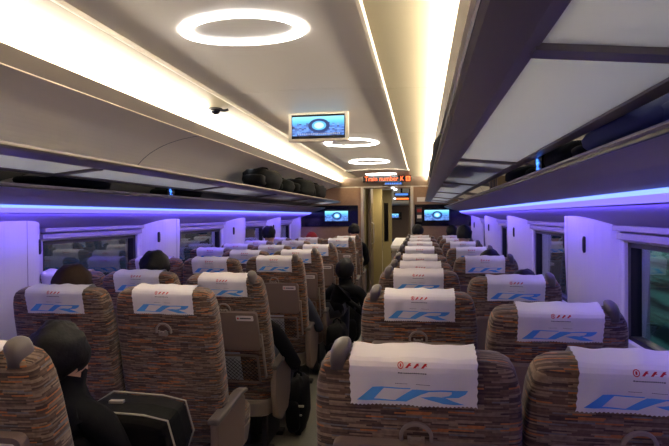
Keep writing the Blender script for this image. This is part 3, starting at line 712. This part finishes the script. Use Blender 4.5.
# ------------------------------------------------------------------ bags and small things
def bag(loc, rad, label, mat='bagblack', rz=0, seed=1, strap=True, group=None, tagm=None, name='bag'):
    r = empty(name, loc, rz); tag(r, label, 'bag', group)
    blob('body', r, M[mat], (0, 0, rad[2]), rad, 3.4, .10, seed)
    blob('front_pocket', r, M[mat], (0, -rad[1]*.85, rad[2]*.8), (rad[0]*.7, rad[1]*.35, rad[2]*.55), 3.6, .08, seed+3, nu=18, nv=10)
    if strap:
        m = MB(); m.tube([(-rad[0]*.4, 0, rad[2]*1.9), (-rad[0]*.3, 0, rad[2]*2.1), (0, 0, rad[2]*2.18), (rad[0]*.3, 0, rad[2]*2.1), (rad[0]*.4, 0, rad[2]*1.9)], .009); m.build('handle', M[mat], r)
    m = MB(); m.tube([(-rad[0]*.75, -rad[1]*.55, rad[2]*1.62), (0, -rad[1]*.62, rad[2]*1.78), (rad[0]*.75, -rad[1]*.55, rad[2]*1.62)], .004, 6); m.build('zip', M['handle'], r)
    if tagm: m = MB(); m.box(-.05, .05, -rad[1]*1.05, -rad[1]*.98, rad[2]*.3, rad[2]*.8); m.build('tag', M[tagm], r)
    return r
GL = 'bags on the overhead racks'
bag((W(-1, .93), 5.25, 1.775), (.16, .30, .105), 'dark rounded bag, nearest of those on the rack above the three-seat side', seed=2, group=GL)
bag((W(-1, .93), 5.9, 1.77), (.15, .25, .08), 'low dark bag between two bigger ones on the three-seat side rack', 'baggreen', seed=3, group=GL)
bag((W(-1, .93), 6.9, 1.775), (.16, .45, .11), 'large olive bag with a red tag on the three-seat side rack', 'baggreen', seed=4, group=GL, tagm='bagred')
bag((W(-1, .93), 7.9, 1.775), (.15, .42, .105), 'black bag at the far end of the three-seat side rack', seed=5, group=GL)
bag((W(1, .86), 3.15, 1.77), (.12, .32, .095), 'tall black bag jutting over the edge of the two-seat side rack', seed=6, group=GL)
bag((W(1, .86), 4.2, 1.77), (.12, .45, .09), 'black bag behind the tall one on the two-seat side rack', seed=7, group=GL)
bag((W(1, .95), 2.75, 1.742), (.12, .17, .06), 'flat black bag lying on the frosted panel of the two-seat side rack', seed=21, group=GL)
for (s, y, w, dims, mt, lab) in ((1, 1.35, 1.2, (.10, .26, .045), 'bagblue', 'dark blue bag in the rack gap nearest the viewer, two-seat side'),
        (1, 1.95, 1.2, (.10, .24, .04), 'bagblack', 'black bag in the rack gap beside the blue number light, two-seat side'),
        (1, 2.72, 1.2, (.1, .28, .035), 'baggreen', 'olive bag in the rack gap just before the tan carton'),
        (-1, 2.6, 1.2, (.1, .3, .04), 'bagblack', 'black bag in the rack gap nearest the viewer, three-seat side'),
        (-1, 3.9, 1.2, (.1, .3, .04), 'baggreen', 'olive bag in the rack gap, second along the three-seat side')):
    bag((W(s, w), y, 1.658), dims, lab, mt, seed=int(y*10), strap=False, group=GL)
b = empty('carton', (W(1, 1.22), 3.45, 1.656)); tag(b, 'tan carton with dark bars lying in the rack gap of the two-seat side', 'box')
m = MB(); m.box(-.1, .1, -.2, .2, 0, .075); m.build('body', M['carton'], b, bevel=.004)
m = MB()
for q in (-.16, -.10, -.07, -.02, .04, .07, .13): m.box(-.102, -.1, q, q+.02, .012, .062)
m.box(-.102, -.1, -.16, .15, .012, .016)
m.build('printed_bars', M['ink'], b)
# blue seat number lights on the rack inner rail
for (s, y, lab) in ((1, 2.03, 'blue glowing row number under the two-seat side rack'), (-1, 3.56, 'blue glowing row number under the three-seat side rack')):
    t = empty('row_number_light', (W(s, 1.10), y, 1.655)); tag(t, lab, 'sign', 'row number lights')
    m = MB(); m.box(-.006, .006, -.05, .05, -.0, .06); m.build('housing', M['blackpanel'], t)
    q = text('number', '9:', .06, M['numblue'], t, (0, 0, .01)); q.rotation_euler = (0, 0, -PI/2*s); q.location = (-s*.008, .03*s, .008)

# black laptop bag on the lap of the nearest person
t = empty('shoulder_bag', (-1.07, 1.74, .60), .12); tag(t, 'black shoulder bag with pale piping held between the first and second rows', 'bag')
m = MB(); pr = [(-.17, 0), (.20, 0), (.235, .10), (.205, .215), (.12, .235), (-.07, .25), (-.16, .19)]
m.rings([[(x_*f, y, z_*g) for x_, z_ in pr] for y, f, g in ((-.10, .9, .86), (-.08, 1, .95), (.0, 1.03, 1), (.10, 1, .97), (.13, .9, .86))]); m.build('body', M['bagblack'], t, smooth=False, bevel=.015)
m = MB()
for y, f, g in ((-.085, 1.0, .955), (.105, 1.0, .97)):
    m.tube([(x_*f, y, z_*g+.003) for x_, z_ in pr[1:]], .0035, 6)
m.build('piping', M['piping'], t)
m = MB(); m.tube([(.2, -.09, .16), (.235, -.12, .06), (.22, -.13, -.04), (.16, -.13, -.12)], .014, 8); m.build('strap', M['bagblack'], t)
m = MB(); m.box(-.03, .02, -.02, .0, .243, .252); m.build('zip_pull', M['piping'], t)
# bags beside the aisle seats
t = bag((-.86, 3.62, .0), (.07, .16, .19), 'black bag with pale buckles standing by the third-row aisle armrest', seed=9)
m = MB(); m.box(-.02, .075, -.165, -.155, .22, .232); m.box(-.01, .06, -.165, -.155, .16, .17); m.build('buckle', M['piping'], t)
bag((-.80, 5.0, .0), (.10, .16, .24), 'black backpack standing on the floor by the fifth-row aisle seat', seed=11)
bag((-.82, 6.3, .0), (.10, .17, .22), 'dark backpack on the aisle floor beside the sixth-row seat', seed=12)
# service cart in the doorway
t = empty('service_cart', (-.40, 10.35, 0), -.1); tag(t, 'grey service cart with a white covered top standing in the doorway', 'cart')
m = MB(); m.box(-.13, .13, -.3, .3, .10, .88); m.build('body', M['post'], t, bevel=.015)
m = MB(); m.prism([(-.31, .88), (.31, .88), (.31, 1.06), (-.31, .94)], 'x', -.14, .14); m.build('white_cover', M['cloth'], t, bevel=.01)
for sx in (-1, 1):
    for sy in (-1, 1): m = MB(); m.rings([[(sx*.1+dx, sy*.25+.05*math.cos(a), .05+.05*math.sin(a)) for a in [2*PI*j/16 for j in range(16)]] for dx in (-.015, .015)]); m.build('wheel', M['dark'], t)
m = MB(); m.tube([(-.12, -.3, .8), (-.12, -.36, .84), (.12, -.36, .84), (.12, -.3, .8)], .01); m.build('push_handle', M['dark'], t)

# ------------------------------------------------------------------ light
def area(name, loc, sx, sy, power, col, rot=(0, 0, 0)):
    l = bpy.data.lights.new(name, 'AREA'); l.shape = 'RECTANGLE'; l.size = sx; l.size_y = sy; l.energy = power; l.color = col
    o = bpy.data.objects.new(name, l); COL.objects.link(o); o.location = loc; o.rotation_euler = rot; return o
area('platform_lamp', (2.6, 5, 2.3), .4, 10, 22, (.6, 1, .95), (0, math.radians(-40), 0))
for s, nm in ((-1, 'three'), (1, 'two')):
    # LED line at the foot of the blue strip, washing the window pillars; cool fill light added over the racks to brighten the frosted panels
    d = Vector((s*.7, 0, -.72)).normalized()
    l = area('blue_wall_led', (W(s, 1.392), (Y0+Y1)/2, 1.518), Y1-Y0-.2, .012, 6.5, (.13, .08, 1.0))
    l.matrix_world = Matrix.Translation(l.location) @ Matrix((Vector((0, 1, 0)), (-d).cross(Vector((0, 1, 0))), -d)).transposed().to_4x4()
    l = area('rack_fill', (W(s, 1.0), (Y0+Y1)/2, 2.0), .02, Y1-Y0-.6, 1.0, (.86, .9, 1.0))
area('vestibule_lamp', (CX+.1, 11, 2.1), .3, 1.0, 4, (1, .88, .62))
area('next_carriage_lamp', (CX, 22, 2.1), .5, 14, 60, (1, .9, .75))
w = bpy.data.worlds.new('night'); bpy.context.scene.world = w; w.use_nodes = True
w.node_tree.nodes['Background'].inputs[0].default_value = (.004, .006, .012, 1); w.node_tree.nodes['Background'].inputs[1].default_value = 1

# ------------------------------------------------------------------ camera
F_PX = 530.
yaw, pitch, roll = math.radians(9.275), math.radians(.7266), .009
Fv = Vector((-math.sin(yaw)*math.cos(pitch), math.cos(yaw)*math.cos(pitch), -math.sin(pitch)))
Rv = Vector((math.cos(yaw), math.sin(yaw), 0)); Dv = Fv.cross(Rv)
Ri = Rv*math.cos(roll)+Dv*math.sin(roll); Di = -Rv*math.sin(roll)+Dv*math.cos(roll)
cam = bpy.data.cameras.new('camera'); co = bpy.data.objects.new('camera', cam); COL.objects.link(co)
mt = Matrix((Ri, -Di, -Fv)).transposed().to_4x4(); mt.translation = (0, 0, 1.5); co.matrix_world = mt
cam.sensor_width = 36; cam.lens = F_PX/669*36; cam.clip_start = .02; cam.clip_end = 100
sc = bpy.context.scene; sc.camera = co
sc.view_settings.view_transform = 'Standard'; sc.view_settings.look = 'None'; sc.view_settings.exposure = 2.32; sc.view_settings.gamma = 1
sc.cycles.max_bounces = 10; sc.cycles.diffuse_bounces = 6; sc.cycles.transparent_max_bounces = 12
